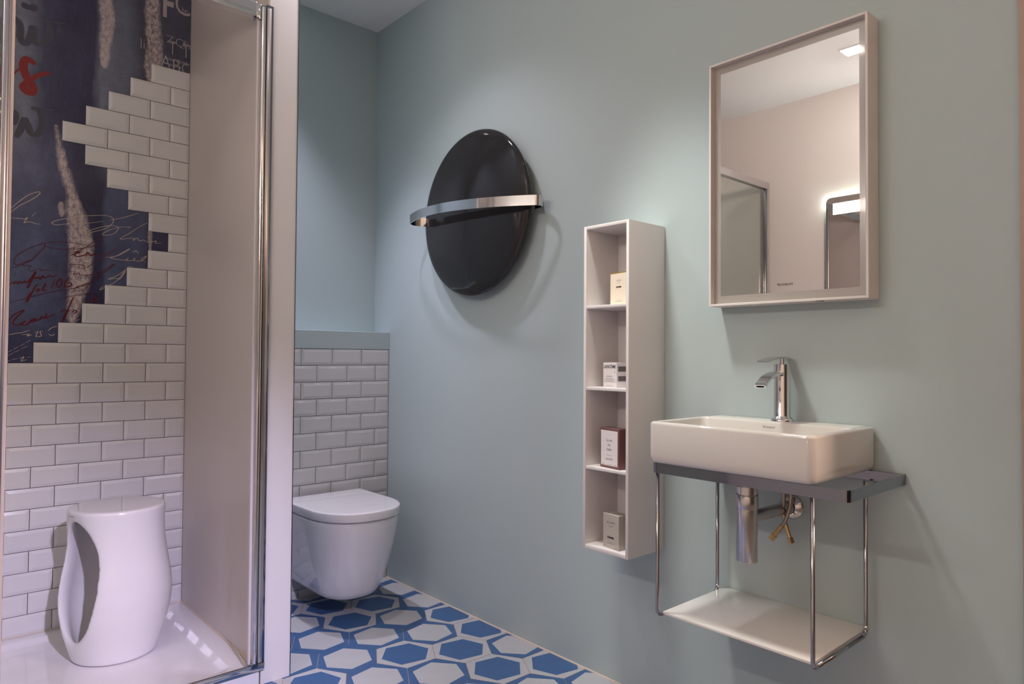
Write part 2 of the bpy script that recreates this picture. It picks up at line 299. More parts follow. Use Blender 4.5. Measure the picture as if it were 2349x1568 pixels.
REDBIG=[(0.0234,[(-1.445,2.162),(-1.454,2.167),(-1.47,2.173),(-1.478,2.164),(-1.482,2.146),(-1.478,2.123),(-1.468,2.1),(-1.457,2.085),(-1.45,2.068),(-1.454,2.053),(-1.464,2.049),(-1.475,2.055),(-1.48,2.066),(-1.472,2.084),(-1.463,2.099)]),(0.0156,[(-1.466,2.098),(-1.451,2.107),(-1.438,2.12),(-1.415,2.135),(-1.397,2.139)]),(0.0055,[(-1.509,2.107),(-1.499,2.123),(-1.487,2.134)]),(0.0218,[(-1.464,2.064),(-1.457,2.056)]),(0.0172,[(-1.554,2.165),(-1.543,2.162),(-1.534,2.159)]),(0.0265,[(-1.542,2.129),(-1.541,2.074),(-1.542,2.016)])]

# ------------------------------------------------------------------ mural print
def mural_mat():
    m = bpy.data.materials.new('mural_print'); m.use_nodes = True; nt = m.node_tree; L = nt.links
    b = nt.nodes['Principled BSDF']; b.inputs['Roughness'].default_value = 0.22; b.inputs['Specular IOR Level'].default_value = 0.35
    N = lambda t: nt.nodes.new(t)
    tc = N('ShaderNodeTexCoord'); sp = N('ShaderNodeSeparateXYZ'); L.new(tc.outputs['Object'], sp.inputs[0])
    def math_(op, a, b_=None, c=None, clamp=False):
        n = N('ShaderNodeMath'); n.operation = op; n.use_clamp = clamp
        for i, v in enumerate((a, b_, c)):
            if v is None: continue
            if isinstance(v, (int, float)): n.inputs[i].default_value = v
            else: L.new(v, n.inputs[i])
        return n.outputs[0]
    def noise(scale, detail=4, rough=0.5, stretch=(1, 1, 1), dist=0.0):
        mp = N('ShaderNodeMapping'); mp.inputs['Scale'].default_value = stretch; L.new(tc.outputs['Object'], mp.inputs[0])
        n = N('ShaderNodeTexNoise'); n.inputs['Scale'].default_value = scale; n.inputs['Detail'].default_value = detail
        n.inputs['Roughness'].default_value = rough; n.inputs['Distortion'].default_value = dist
        L.new(mp.outputs[0], n.inputs[0]); return n.outputs['Fac']
    def ramp(fac, stops, interp='LINEAR'):
        r = N('ShaderNodeValToRGB'); r.color_ramp.interpolation = interp
        e = r.color_ramp.elements
        while len(e) > 1: e.remove(e[-1])
        e[0].position = stops[0][0]; e[0].color = stops[0][1]
        for p, c in stops[1:]:
            k = e.new(p); k.color = c
        L.new(fac, r.inputs[0]); return r.outputs[0]
    def mix(fac, a, b_):
        x = N('ShaderNodeMix'); x.data_type = 'RGBA'
        if isinstance(fac, (int, float)): x.inputs[0].default_value = fac
        else: L.new(fac, x.inputs[0])
        for i, v in ((6, a), (7, b_)):
            if isinstance(v, tuple): x.inputs[i].default_value = v
            else: L.new(v, x.inputs[i])
        return x.outputs[2]
    X, Z = sp.outputs[0], sp.outputs[2]          # local: x from the right corner (negative left), z world height
    nA = noise(5, 5, 0.6, (1, 1, 0.35), 0.6)
    xw = math_('ADD', X, math_('MULTIPLY', math_('SUBTRACT', nA, 0.5), 0.10))
    t = math_('DIVIDE', math_('ADD', xw, 0.9), 0.9, clamp=True)        # 0 at 0.9 m left .. 1 at the corner
    up = math_('DIVIDE', math_('SUBTRACT', Z, 1.75), 0.25, clamp=True)
    G = lin
    navy = G(62, 63, 90); navy2 = G(70, 74, 104); slate = G(124, 128, 146); blue = G(94, 102, 134); dark = G(80, 80, 96)
    upper = ramp(t, [(0, slate), (0.36, slate), (0.43, G(74, 76, 102)), (0.50, navy), (0.61, navy), (0.645, slate), (0.74, G(106, 112, 134)), (0.79, G(78, 80, 96)), (0.84, dark), (0.87, G(82, 84, 102)), (1, G(80, 84, 102))])
    lower = ramp(t, [(0, blue), (0.40, blue), (0.50, G(82, 87, 118)), (0.56, navy), (0.655, navy), (0.675, blue), (0.80, G(90, 97, 128)), (0.84, navy), (1, navy)])
    col = mix(up, lower, upper)
    low2 = math_('DIVIDE', math_('SUBTRACT', 1.22, Z), 0.10, clamp=True)
    col = mix(low2, col, navy2)
    mott = noise(11, 10, 0.72)
    col = mix(math_('MULTIPLY', math_('SUBTRACT', mott, 0.36), 3.2, clamp=True), mix(0.35, col, (0.012, 0.012, 0.024, 1)), col)
    grain = noise(60, 4, 0.7, (1.6, 1, 0.25))
    col = mix(math_('MULTIPLY', math_('SUBTRACT', grain, 0.52), 2.2, clamp=True), col, mix(0.16, col, G(140, 150, 175)))
    # pale torn bands: centre line and half width run along the height
    crack = noise(70, 8, 0.8, (1.2, 1, 0.7), 0.25)
    edge = noise(26, 5, 0.7, (1, 1, 0.5))
    def band_mask(pts, soft, seedoff):
        zs = [p[0] for p in pts]; z0, z1 = min(zs), max(zs)
        zn = math_('DIVIDE', math_('SUBTRACT', Z, z0), z1-z0, clamp=True)
        def curve(k, lo, hi):
            c = N('ShaderNodeFloatCurve'); cv = c.mapping.curves[0]
            q = sorted(((p[0]-z0)/(z1-z0), (p[k]-lo)/(hi-lo)) for p in pts)
            while len(cv.points) < len(q): cv.points.new(0.5, 0.5)
            for pt, (a, b2) in zip(cv.points, q): pt.location = (a, b2); pt.handle_type = 'AUTO_CLAMPED'
            c.mapping.update(); L.new(zn, c.inputs['Value'])
            return math_('ADD', math_('MULTIPLY', c.outputs[0], hi-lo), lo)
        cx = curve(1, -1.0, 0.0); hw = curve(2, 0.0, 0.1)
        d = math_('ABSOLUTE', math_('SUBTRACT', X, cx))
        d = math_('ADD', d, math_('MULTIPLY', math_('SUBTRACT', edge, 0.5), 0.035))
        s = math_('DIVIDE', math_('SUBTRACT', hw, d), soft, clamp=True)
        inz = math_('MULTIPLY', math_('GREATER_THAN', Z, z0), math_('LESS_THAN', Z, z1))
        return math_('MULTIPLY', s, inz)
    pale = G(206, 190, 188)
    cr = math_('MULTIPLY', math_('SUBTRACT', crack, 0.40), 5.0, clamp=True)
    def lay(col, pts, soft, amt, rough_amt):
        mk_ = band_mask(pts, soft, 0)
        k = math_('MULTIPLY', mk_, math_('ADD', math_('MULTIPLY', cr, rough_amt), amt))
        return mix(math_('MINIMUM', k, 1.0), col, pale)
    # (z, x, half width)
    col = lay(col, [(2.744, -.315, 0.027), (2.48, -.318, 0.028), (2.41, -.313, 0.029), (2.33, -.316, 0.024), (2.24, -.319, 0.019), (2.21, -.320, 0.006)], 0.010, 0.30, 0.75)
    col = lay(col, [(2.744, -.15, 0.029), (2.54, -.150, 0.031), (2.44, -.146, 0.033), (2.36, -.142, 0.036), (2.29, -.140, 0.037), (2.235, -.150, 0.027), (2.15, -.150, 0.017)], 0.012, 0.08, 0.90)
    col = lay(col, [(1.95, -.475, 0.005), (1.87, -.463, 0.017), (1.78, -.443, 0.023), (1.715, -.427, 0.023), (1.62, -.405, 0.039), (1.52, -.388, 0.047), (1.42, -.385, 0.045), (1.33, -.395, 0.037), (1.22, -.410, 0.024), (1.19, -.412, 0.008)], 0.018, 0.30, 0.80)
    col = lay(col, [(1.66, -.455, 0.006), (1.64, -.455, 0.010), (1.615, -.452, 0.010), (1.60, -.452, 0.004)], 0.006, 0.5, 0.2)
    col = lay(col, [(1.62, -.146, 0.006), (1.58, -.144, 0.009), (1.50, -.143, 0.009), (1.48, -.143, 0.007)], 0.006, 0.3, 0.4)
    # fine dark scratches
    wv = N('ShaderNodeTexVoronoi'); wv.feature = 'DISTANCE_TO_EDGE'; wv.inputs['Scale'].default_value = 5.5
    mp = N('ShaderNodeMapping'); mp.inputs['Scale'].default_value = (1.6, 1, 0.55)
    ad = N('ShaderNodeVectorMath'); ad.operation = 'ADD'; nz = N('ShaderNodeTexNoise'); nz.inputs['Scale'].default_value = 7
    L.new(tc.outputs['Object'], nz.inputs[0]); L.new(tc.outputs['Object'], ad.inputs[0]); L.new(nz.outputs['Color'], ad.inputs[1])
    L.new(ad.outputs[0], mp.inputs[0]); L.new(mp.outputs[0], wv.inputs[0])
    sc = math_('MULTIPLY', math_('SUBTRACT', 0.010, wv.outputs['Distance']), 70.0, clamp=True)
    col = mix(math_('MULTIPLY', sc, 0.45), col, G(24, 24, 38))
    L.new(col, b.inputs['Base Color'])
    return m
M_mural = mural_mat()
M_creamink = mat('cream_print', lin(194, 176, 162), 0.3, spec=0.3)
M_redink = mat('dark_red_print', lin(92, 26, 36), 0.3, spec=0.3)
M_bigred = mat('red_print', lin(126, 42, 42), 0.3, spec=0.3)
M_darkink = mat('charcoal_print', lin(70, 70, 84), 0.3, spec=0.3)
M_letter = mat('pale_grey_print', lin(168, 158, 164), 0.3, spec=0.3)

# ------------------------------------------------------------------ the room
floor = struct(mk('floor', *box(XL-0.1, 2.3, -3.6, 3.2, -0.12, -0.0009), M_fgrout))
sfl = struct(mk('floor_showroom', *box(XL, 2.3, -3.6, 0.20, -0.0015, 0.0), M_dimfloor))
ceil = struct(mk('ceiling', *box(XL-0.1, 2.3, -3.6, 3.2, HL, HL+0.1), M_ceil))
wall_right = struct(mk('wall_right', *box(0, 0.12, 0.366, 3.2, -0.003, HL), M_mint))
wall_left = struct(mk('wall_left', *box(XL-0.1, XL, -3.6, 3.2, -0.003, HL), M_white))
wall_back = struct(mk('wall_back', *box(XL, XP0, YS+0.011, 3.2, -0.003, HL), M_grout))
wall_alcove = struct(mk('wall_alcove', *box(XP1, 0, 3.069, 3.2, -0.003, HL), M_mint))
part = struct(mk('wall_partition', *join(box(XP0+0.004, XP1, YP, 3.2, -0.003, HL)), M_post))
panel = mk('wall_panel', *box(XP0, XP0+0.005, YP+0.012, YS+0.01, 0.0455, HL), M_beige, part)
edge = mk('edge_profile', *box(XP1-0.001, XP1+0.002, YP-0.0015, YP+0.004, 0, HL), M_chromed, part)
face = mk('alcove_face', *box(XP1, XP1+0.003, YP+0.006, 3.069, 0, HL), M_mint, part)
# box wall behind the toilet
ledge = struct(mk('wall_ledge', *box(XP1+0.003, 0, YT+0.008, 3.069, -0.003, 1.114), M_grout))
mk('cap_strip', *box(XP1+0.003, 0, YT, 3.069, 1.114, 1.197, 0.001, 1), M_mint, ledge)
trim = struct(mk('trim_1', *box(-0.012, 0.12, 0.16, 0.366, 0, HL), M_beige_trim))
bead = struct(mk('baseboard_right', *tube([(-0.001, 0.37, 0.0), (-0.001, YT, 0.0)], 0.0045, 8), M_seal))
wf = struct(mk('wall_front', *box(XL, 2.3, -3.7, -3.6, -0.003, HL), M_dim))
wr = struct(mk('wall_showroom', *box(2.3, 2.4, -3.7, 0.5, -0.003, HL), M_dim))
wq = struct(mk('wall_outer', *box(0.12, 2.4, 0.366, 0.5, -0.003, HL), M_dim))

# ------------------------------------------------------------------ bevelled wall tiles
TP, TQ = 0.152, 0.077
def tile_mesh(wd, hg, name):
    """bevelled tile, front towards -y, lower right corner of its cell at the origin, running to -x."""
    g = 0.0010
    x0, x1, z0, z1 = -wd+g, -g, g, hg-g
    bv = 0.0125
    rings = [((x0, x1, z0, z1), 0.009), ((x0, x1, z0, z1), 0.0042), ((x0+0.0012, x1-0.0012, z0+0.0012, z1-0.0012), 0.0034), ((x0+bv, x1-bv, z0+bv, z1-bv), 0.0)]
    V, F = [], []
    for (a, b, c, d), y in rings: V += [(a, y, c), (b, y, c), (b, y, d), (a, y, d)]
    for k in range(3):
        for i in range(4):
            j = (i+1) % 4; F.append([4*k+i, 4*k+j, 4*k+4+j, 4*k+4+i])
    F.append([12, 13, 14, 15])
    me = bpy.data.meshes.new(name); me.from_pydata(V, [], F); me.materials.append(M_tile); me.update(); return me
ME_cut = [tile_mesh(0.034, TQ, 'tile_cut'), tile_mesh(0.110, TQ, 'tile_cut')]
ME_full = tile_mesh(TP, TQ, 'tile'); ME_half = tile_mesh(TP/2, TQ, 'tile_half')
def put_tile(me, x, y, z, parent):
    o = bpy.data.objects.new('tile', me); C.objects.link(o); o.parent = parent; o.location = Vector((x, y, z)) - org(parent)
ZB = 0.0455
ext = [1, 1.5, 2, 2.5, 3, 2.5, 2, 1.5, 1, .5, 1, 1.5, 2, 2.5, 3, 3.5] + [4+0.5*k for k in range(13)]
grout_parts = []
for i in range(29):
    z = ZB + (28-i)*TQ
    n = ext[i]; pos = 0.0
    if abs((n*2) % 2) > 0.5:
        put_tile(ME_half, XP0, YS, z, wall_back); pos = 0.5
    while pos < n-1e-6 and pos < 10.9:
        put_tile(ME_full, XP0-pos*TP, YS, z, wall_back); pos += 1
    grout_parts.append(box(XP0-pos*TP+0.001, XP0, YS+0.0055, YS+0.011, z, z+TQ))
mk('grout', *join(*grout_parts), M_grout, wall_back)
# tiles on the box wall behind the toilet
for i in range(15):
    z = 1.114 - (i+1)*TQ
    if i % 2: put_tile(ME_half, 0, YT, z, ledge)
    pos = 0.5 if i % 2 else 0.0
    while pos < (4.4 if i % 2 else 4.9):
        put_tile(ME_full, -pos*TP, YT, z, ledge); pos += 1
    put_tile(ME_cut[i % 2], -pos*TP, YT, z, ledge)

# ------------------------------------------------------------------ mural panel with its printed writing
YM = YS+0.0075
mural = mk('wall_mural', *box(XL, XP0, YM, YM+0.003, 0.9, HL), M_mural, loc=(XP0, YM, 0))
tag(mural, 'dark blue printed mural with handwriting and pale torn bands behind the shower tiles', 'mural')
# origin at the right corner so the print is laid out from there
def stroke_parts(name, strokes, m, label, lift):
    for wd, pts in strokes:
        v, f = ribbon(pts, wd)
        o = mk(name, [(a, YM-lift-c, b) for a, b, c in v], f, m, mural); o['label'] = label
stroke_parts('brush_stroke', DARK, M_darkink, 'charcoal brush stroke of large letters', 0.0003)
stroke_parts('brush_stroke', REDBIG, M_bigred, 'red brush stroke of a large letter', 0.0005)
stroke_parts('pen_stroke', CREAM, M_creamink, 'thin cream handwritten line', 0.0007)
stroke_parts('pen_stroke', RED, M_redink, 'dark red handwritten line', 0.0009)
NL = [0]
def wall_text(s, x, z, h, sx=1.0, bold=-0.0011, sp=0.74):
    for ch in s:
        v, f = text_mesh(ch, h/0.72, 'LEFT', bold=bold if h > .03 else 0, sx=sx)
        NL[0] += 1; mk('printed_letter', [(x+a, YM-0.0004-NL[0]*2e-5, z+b) for a, b, c in v], f, M_letter, mural)
        x += max(a for a, b, c in v)+h*0.10
for a in (('li', -1.097, 2.330, 0.045, 0.8), ('Z', -0.999, 2.385, 0.034, 1.1), ('Q', -0.963, 2.382, 0.036, 1.0),
          ('I', -0.930, 2.382, 0.036), ('V', -0.917, 2.380, 0.036, 0.75), ('T', -0.987, 2.340, 0.060, 0.6), ('T', -0.935, 2.340, 0.064, 0.6),
          ('nourshing', -1.000, 2.312, 0.017, 0.85), ('A', -1.017, 2.278, 0.055, 0.75), ('B', -0.975, 2.272, 0.055, 0.85), ('C', -0.938, 2.272, 0.050, 0.75),
          ('defghijk', -0.985, 2.290, 0.012, 0.8), ('F', -1.017, 2.492, 0.115, 0.62, 0.004), ('C', -0.970, 2.520, 0.095, 0.75),
          ('hn', -0.940, 2.530, 0.026, 0.7), ('M', -1.085, 2.60, 0.10, 0.6)):
    wall_text(*a)

# ------------------------------------------------------------------ hexagonal cement floor tiles
PY = 0.2050; PX = PY*math.sqrt(3)/2; RO = (PY/2-0.0011)/math.cos(PI/6); RI = 0.0905
blue_in = {(0, 2), (0, 3), (0, 5), (1, 0), (1, 3), (1, 4), (2, 0), (2, 1), (2, 3), (4, 3), (3, -1), (5, 2), (4, 5)}
known = {(c, r) for c in range(4) for r in range(-1, 7)} | {(4, 2), (4, 3), (4, 1)}
def clip(poly, ax, val, keep_less):
    out = []
    for i in range(len(poly)):
        a, b = poly[i], poly[(i+1) % len(poly)]
        ia = (a[ax] <= val) == keep_less; ib = (b[ax] <= val) == keep_less
        if ia: out.append(a)
        if ia != ib:
            t = (val-a[ax])/(b[ax]-a[ax]); out.append((a[0]+t*(b[0]-a[0]), a[1]+t*(b[1]-a[1])))
    return out
def clip_region(poly, R):
    x0, x1, y0, y1 = R
    for ax, v, kl in ((0, x0, False), (0, x1, True), (1, y0, False), (1, y1, True)):
        poly = clip(poly, ax, v, kl)
        if len(poly) < 3: return []
    return poly
def hex_pts(cx, cy, r, rot): return [(cx+r*math.cos(rot+k*PI/3), cy+r*math.sin(rot+k*PI/3)) for k in range(6)]
MEH = {}
def hex_tile(cx, cy, blue, R):
    outer = hex_pts(cx, cy, RO, 0); inner = hex_pts(cx, cy, RI, math.radians(-11 if blue else 11))
    co = clip_region(outer, R)
    if len(co) < 3: return
    mats = [M_flight, M_fblue] if blue else [M_fblue, M_flight]
    full = co == outer or all(min((a-c)**2+(b-d)**2 for c, d in outer) < 1e-12 for a, b in co) and len(co) == 6
    zt = 0.0
    if full and blue in MEH: me = MEH[blue]
    else:
        V, F, mi = [], [], []
        o_ = outer if full else co; i_ = inner if full else clip_region(inner, R)
        n = len(o_)
        V += [(a-cx, b-cy, zt) for a, b in o_] + [(a-cx, b-cy, -0.006) for a, b in o_]
        for k in range(n): F.append([k, k+n, (k+1) % n+n, (k+1) % n]); mi.append(0)
        if full:
            V += [(a-cx, b-cy, zt) for a, b in i_]
            for k in range(6): F.append([k, (k+1) % 6, 12+(k+1) % 6, 12+k]); mi.append(0)
            F.append(list(range(12, 18))); mi.append(1)
        else:
            F.append(list(range(n))); mi.append(0)
            if len(i_) >= 3:
                m0 = len(V); V += [(a-cx, b-cy, zt+0.0002) for a, b in i_]; F.append(list(range(m0, m0+len(i_)))); mi.append(1)
        me = bpy.data.meshes.new('hexagon_tile'); me.from_pydata(V, [], F); me.update()
        for q in mats: me.materials.append(q)
        for p, k in zip(me.polygons, mi): p.material_index = k
        if full: MEH[blue] = me
    o = bpy.data.objects.new('tile', me); C.objects.link(o); o.parent = floor; o.location = (cx, cy, 0)
for c in range(0, 16):
    for r in range(-2, 14):
        cx = -0.053-c*PX; cy = 2.743-r*PY-(PY/2 if c % 2 else 0)
        b = ((c, r) in blue_in) if (c, r) in known else random.random() < 0.48
        if cy+PY/2 < YP-0.001: hex_tile(cx, cy, b, (XL, -0.0015, 0.20, YP))
        elif cx-RO > XP1+0.003: hex_tile(cx, cy, b, (XP1+0.003, -0.0015, 0.20, YT))
        else:
            hex_tile(cx, cy, b, (XP1+0.003, -0.0015, 0.20, YT))
            hex_tile(cx, cy, b, (XL, XP1+0.003, 0.20, YP-0.001))
# ------------------------------------------------------------------ shower tray, glass door, chrome profiles
tray = thing('shower_tray', 'white low shower tray with sunken floor between tiled wall and chrome rail', 'shower tray', (-1.73, 2.65, 0))
def tray_body():
    xs = [(XL+0.002, XP0-0.001, YP, YS+0.009)]
    x0, x1, y0, y1 = xs[0]
    def ring(d, z, r): # rounded rectangle inset by d
        P = []
        for cx, cy, a0 in ((x1-d-r, y1-d-r, 0), (x0+d+r, y1-d-r, PI/2), (x0+d+r, y0+d+r, PI), (x1-d-r, y0+d+r, 1.5*PI)):
            for k in range(7):
                a = a0+k*PI/12; P.append((cx+r*math.cos(a), cy+r*math.sin(a), z))
        return P
    R = [ring(0, 0, 0.001), ring(0, 0.048, 0.001), ring(0.004, 0.050, 0.002), ring(0.060, 0.049, 0.03), ring(0.066, 0.047, 0.03), ring(0.085, 0.036, 0.03), ring(0.095, 0.0335, 0.03), ring(0.30, 0.033, 0.03)]
    V, F = [], []; n = 28
    for q in R: V += q
    for i in range(len(R)-1):
        for k in range(n): F.append([i*n+k, i*n+(k+1) % n, (i+1)*n+(k+1) % n, (i+1)*n+k])
    F.append([(len(R)-1)*n+k for k in range(n)]); F.append(list(range(n))[::-1])
    return V, F
sharp(mk('basin', *tray_body(), M_cer, tray), 60)
mk('sealant', *join(tube([(XP0-0.001, YP+0.05, 0.051), (XP0-0.001, YS, 0.051)], 0.004, 6), tube([(XP0, YS+0.002, 0.0505), (XL+0.01, YS+0.002, 0.0505)], 0.003, 6)), M_seal, tray)
mk('corner_sealant', [(XP0, 2.285, 0.10), (XP0, 2.42, 0.052), (XP0-0.018, 2.285, 0.0505), (XP0, 2.285, 0.0505)], [[0, 2, 1], [0, 3, 2], [1, 2, 3], [0, 1, 3]], M_seal, tray)

door = thing('shower_door', 'clear glass sliding shower door with chrome profiles across the shower front', 'shower door', (-1.73, 2.255, 0.05))
sharp(mk('bottom_rail', *join(box(XL, XP0+0.012, 2.2315, 2.262, 0.0506, 0.062, 0.002), box(XL, XP0+0.012, 2.2315, 2.236, 0.062, 0.072, 0.0015), box(XL, XP0+0.012, 2.246, 2.250, 0.062, 0.069, 0.001), box(XL, XP0+0.012, 2.2285, 2.232, 0.0506, 0.074, 0.0012)), M_chrome, door))
sharp(mk('top_rail', *join(box(XL, -0.944, 2.232, 2.268, 2.200, 2.247, 0.003)), M_chrome, door))
sharp(mk('rail_bracket', *box(-0.946, -0.930, 2.230, 2.262, 2.192, 2.242, 0.003), M_chrome, door))
wp = sharp(mk('wall_profile', *join(box(-0.911, -0.888, 2.232, 2.275, 0.062, 2.25, 0.002)), M_chromed, door))
sharp(mk('round_edge', *tube([(-0.9205, 2.236, 0.075), (-0.9205, 2.236, 2.238)], 0.0085, 16), M_chrome, wp))
sharp(mk('flat_strip', *box(-0.9115, -0.8965, 2.2285, 2.2325, 0.075, 2.238, 0.001), mat('satin_metal', (0.62, 0.56, 0.54, 1), 0.25, metal=1.0), wp))
mk('end_cap', *join(box(-0.934, -0.889, 2.227, 2.27, 0.0622, 0.078, 0.002), tube([(-0.9205, 2.236, 2.238), (-0.9205, 2.236, 2.2405)], 0.009, 16)), M_chromed, wp)
mk('rubber_seal', *box(-0.9385, -0.930, 2.240, 2.252, 0.075, 2.235, 0.002), mat('pale_seal', lin(206, 200, 204), 0.3), wp)
mk('glass_panel', *box(XL+0.02, -1.612, 2.242, 2.248, 0.062, 2.20), M_glass, door)
gp = mk('sliding_panel', *box(-2.50, -1.606, 2.2565, 2.2625, 0.062, 2.20), M_glass, door)
sharp(mk('edge_stile', *join(box(-1.6145, -1.602, 2.238, 2.266, 0.064, 2.198, 0.002), box(-1.602, -1.5965, 2.243, 2.262, 0.064, 2.198, 0.001)), mat('satin_alloy', (0.32, 0.31, 0.35, 1), 0.32, metal=1.0), gp))
mk('edge_seal', *box(-1.5965, -1.5875, 2.247, 2.258, 0.064, 2.198, 0.0015), mat('soft_seal', lin(176, 164, 158), 0.35), gp)
sharp(mk('side_profile', *box(XL, XL+0.03, 2.232, 2.268, 0.062, 2.20, 0.002), M_chrome, door))

# ------------------------------------------------------------------ ceramic stool: implicit body, hollow, one egg-shaped opening
SX, SY, SZ, SH = -1.214, 2.752, 0.0335, 0.552
stool = thing('shower_stool', 'glossy white ceramic stool with an egg-shaped opening standing in the shower tray', 'stool', (SX, SY, SZ))
def stool_mesh():
    h = 0.0042
    xs = np.arange(-0.215, 0.2151, h); zs = np.arange(-0.015, SH-SZ+0.016, h)
    X, Y, Z = np.meshgrid(xs, xs, zs, indexing='ij')
    zk = np.array([-.05, .0, .03, .065, .11, .16, .215, .27, .33, .39, .45, .50, .56])
    rk = np.array([.120, .132, .141, .151, .164, .175, .179, .174, .163, .154, .1505, .152, .156])
    # smooth interpolation of the radius
    zz = np.linspace(-.05, .56, 200); rr = np.interp(zz, zk, rk)
    ker = np.hanning(21); ker /= ker.sum(); rr = np.convolve(np.pad(rr, 10, mode='edge'), ker, 'valid')
    rad = np.interp(Z, zz, rr)
    rho = np.sqrt(X*X+Y*Y)
    H = SH-SZ
    smax = lambda a, b, k: np.maximum(a, b)+np.maximum(k-np.abs(a-b), 0)**2/(4*k)
    side = rho-rad
    lid = (Z-H)+0.012*(X*X+Y*Y)/0.0243*0.15
    outer = smax(smax(side, lid, 0.010), -Z, 0.008)
    inner = smax(smax(side+0.028, Z-(H-0.028), 0.03), 0.028-Z, 0.03)
    dz = Z-(0.300-SZ)
    b = np.where(dz > 0, 0.212, 0.187)
    ay = np.where(dz > 0, 0.106, 0.108)
    ph = math.radians(72)                       # opening faces -x, turned a little towards the room
    yy = -X*math.cos(ph)+Y*math.sin(ph); xx = -X*math.sin(ph)-Y*math.cos(ph)
    q = np.sqrt((yy/ay)**2+(dz/b)**2)
    egg = (q-1)*0.106
    cut = np.maximum(egg, 0.01-xx)
    f = smax(smax(outer, -inner, 0.012), -cut, 0.016)
    nx, ny, nz = f.shape
    # naive surface nets
    corners = [(i, j, k) for i in (0, 1) for j in (0, 1) for k in (0, 1)]
    c = {q_: f[q_[0]:nx-1+q_[0], q_[1]:ny-1+q_[1], q_[2]:nz-1+q_[2]] for q_ in corners}
    inside = sum((v < 0).astype(int) for v in c.values())
    act = (inside > 0) & (inside < 8)
    acc = np.zeros(act.shape+(3,)); cnt = np.zeros(act.shape)
    for a in corners:
        for d in range(3):
            if a[d] == 0:
                b2 = list(a); b2[d] = 1; b2 = tuple(b2)
                va, vb = c[a], c[b2]; m_ = (va < 0) != (vb < 0)
                t = np.where(m_, va/(va-vb+1e-20), 0)
                p = [np.full(act.shape, float(a[e])) for e in range(3)]; p[d] = t
                for e in range(3): acc[..., e] += np.where(m_, p[e], 0)
                cnt += m_
    idx = -np.ones(act.shape, int); ii = np.argwhere(act); idx[act] = np.arange(len(ii))
    pos = (ii+acc[act]/cnt[act][:, None])*h+np.array([xs[0], xs[0], zs[0]])
    faces = []
    for d in range(3):
        e1, e2 = [(1, 2), (2, 0), (0, 1)][d]
        sl0 = [slice(1, n-1) for n in f.shape]; sl1 = list(sl0)
        sl0[d] = slice(0, f.shape[d]-1); sl1[d] = slice(1, f.shape[d])
        A = f[tuple(sl0)] < 0; B = f[tuple(sl1)] < 0
        cr = np.argwhere(A != B)
        off = np.array([1, 1, 1]); off[d] = 0
        for q_ in cr:
            g = q_+off
            def I(s1, s2):
                w_ = g.copy(); w_[e1] -= s1; w_[e2] -= s2; return idx[tuple(w_)]
            quad = [int(I(1, 1)), int(I(0, 1)), int(I(0, 0)), int(I(1, 0))]
            if not A[tuple(q_)]: quad = quad[::-1]
            faces.append(quad)
    return pos, faces
_v, _f2 = stool_mesh()
so = mk('body', [(a+SX, b+SY, c_+SZ) for a, b, c_ in _v], _f2, M_cer, stool, smooth=True)
sm = so.modifiers.new('smooth', 'SMOOTH'); sm.factor = 0.5; sm.iterations = 14
def logo(size):
    """small maker's mark: a winged swoosh and capital letters, in 2-D, left edge at 0."""
    v, f = text_mesh('DURAVIT', size/0.72, 'LEFT', sx=0.82)
    w_ = size*0.13
    sw = [[(-1.9, .95), (-1.55, .80), (-1.2, .90)], [(-1.75, .80), (-1.45, .35), (-1.15, 0.0), (-0.85, .02), (-0.5, .25), (-0.3, .6), (-0.5, .95), (-0.85, .80), (-1.2, .62)], [(-1.5, .75), (-1.2, .55), (-0.95, .55)]]
    P = [(v, f)]
    for s_ in sw:
        a, b = ribbon([(x*size, y*size) for x, y in s_], w_, False); P.append((a, b))
    return join(*P)
lv, lf = logo(0.0050)
def on_stool(v):
    out = []
    for a, b, c_ in v:
        r0 = 0.1530; th = -2.965+(a+0.011)/r0
        z = 0.5325+b; rr = 0.1545
        out.append((SX+rr*math.cos(th), SY+rr*math.sin(th), z))
    return out
mk('lettering', on_stool(lv), lf, M_ink, stool)

# ------------------------------------------------------------------ wall-hung toilet
TXC = -0.372
toilet = thing('wall_hung_toilet', 'white wall-hung toilet with closed lid on the tiled box wall', 'toilet', (TXC, YT, 0.0))
def dring(hw, yb, yt, z, n=36, e=2.3, xc=TXC):
    """D outline: flat back at yb, straight sides, superelliptic nose at yt."""
    P = []; L = min(hw*1.18, (yb-yt)*0.8); yc = yt+L
    P.append((xc+hw, yb, z)); P.append((xc+hw, (yb+yc)/2, z))
    for k in range(n+1):
        a = PI*k/n; ca, sa = math.cos(a), math.sin(a)
        P.append((xc+hw*math.copysign(abs(ca)**(2/e), ca), yc-L*abs(sa)**(2/e), z))
    P.append((xc-hw, (yb+yc)/2, z)); P.append((xc-hw, yb, z)); return P
def loft(R, cap0=True, cap1=True):
    n = len(R[0]); V, F = [], []
    for q in R: V += q
    for i in range(len(R)-1):
        for k in range(n): F.append([i*n+k, i*n+(k+1) % n, (i+1)*n+(k+1) % n, (i+1)*n+k])
    if cap0: F.append(list(range(n))[::-1])
    if cap1: F.append([(len(R)-1)*n+k for k in range(n)])
    return V, F
YB = YT-0.001
prof = [(.086, .098, 2.545), (.089, .112, 2.525), (.097, .123, 2.510), (.115, .133, 2.498), (.15, .1465, 2.482), (.20, .160, 2.462), (.25, .170, 2.445), (.30, .178, 2.430), (.35, .184, 2.418), (.39, .1875, 2.411), (.412, .189, 2.409), (.418, .187, 2.411), (.420, .183, 2.415)]
sharp(mk('bowl', *loft([dring(hw, YB, yt, z) for z, hw, yt in prof]), M_cer, toilet), 50)
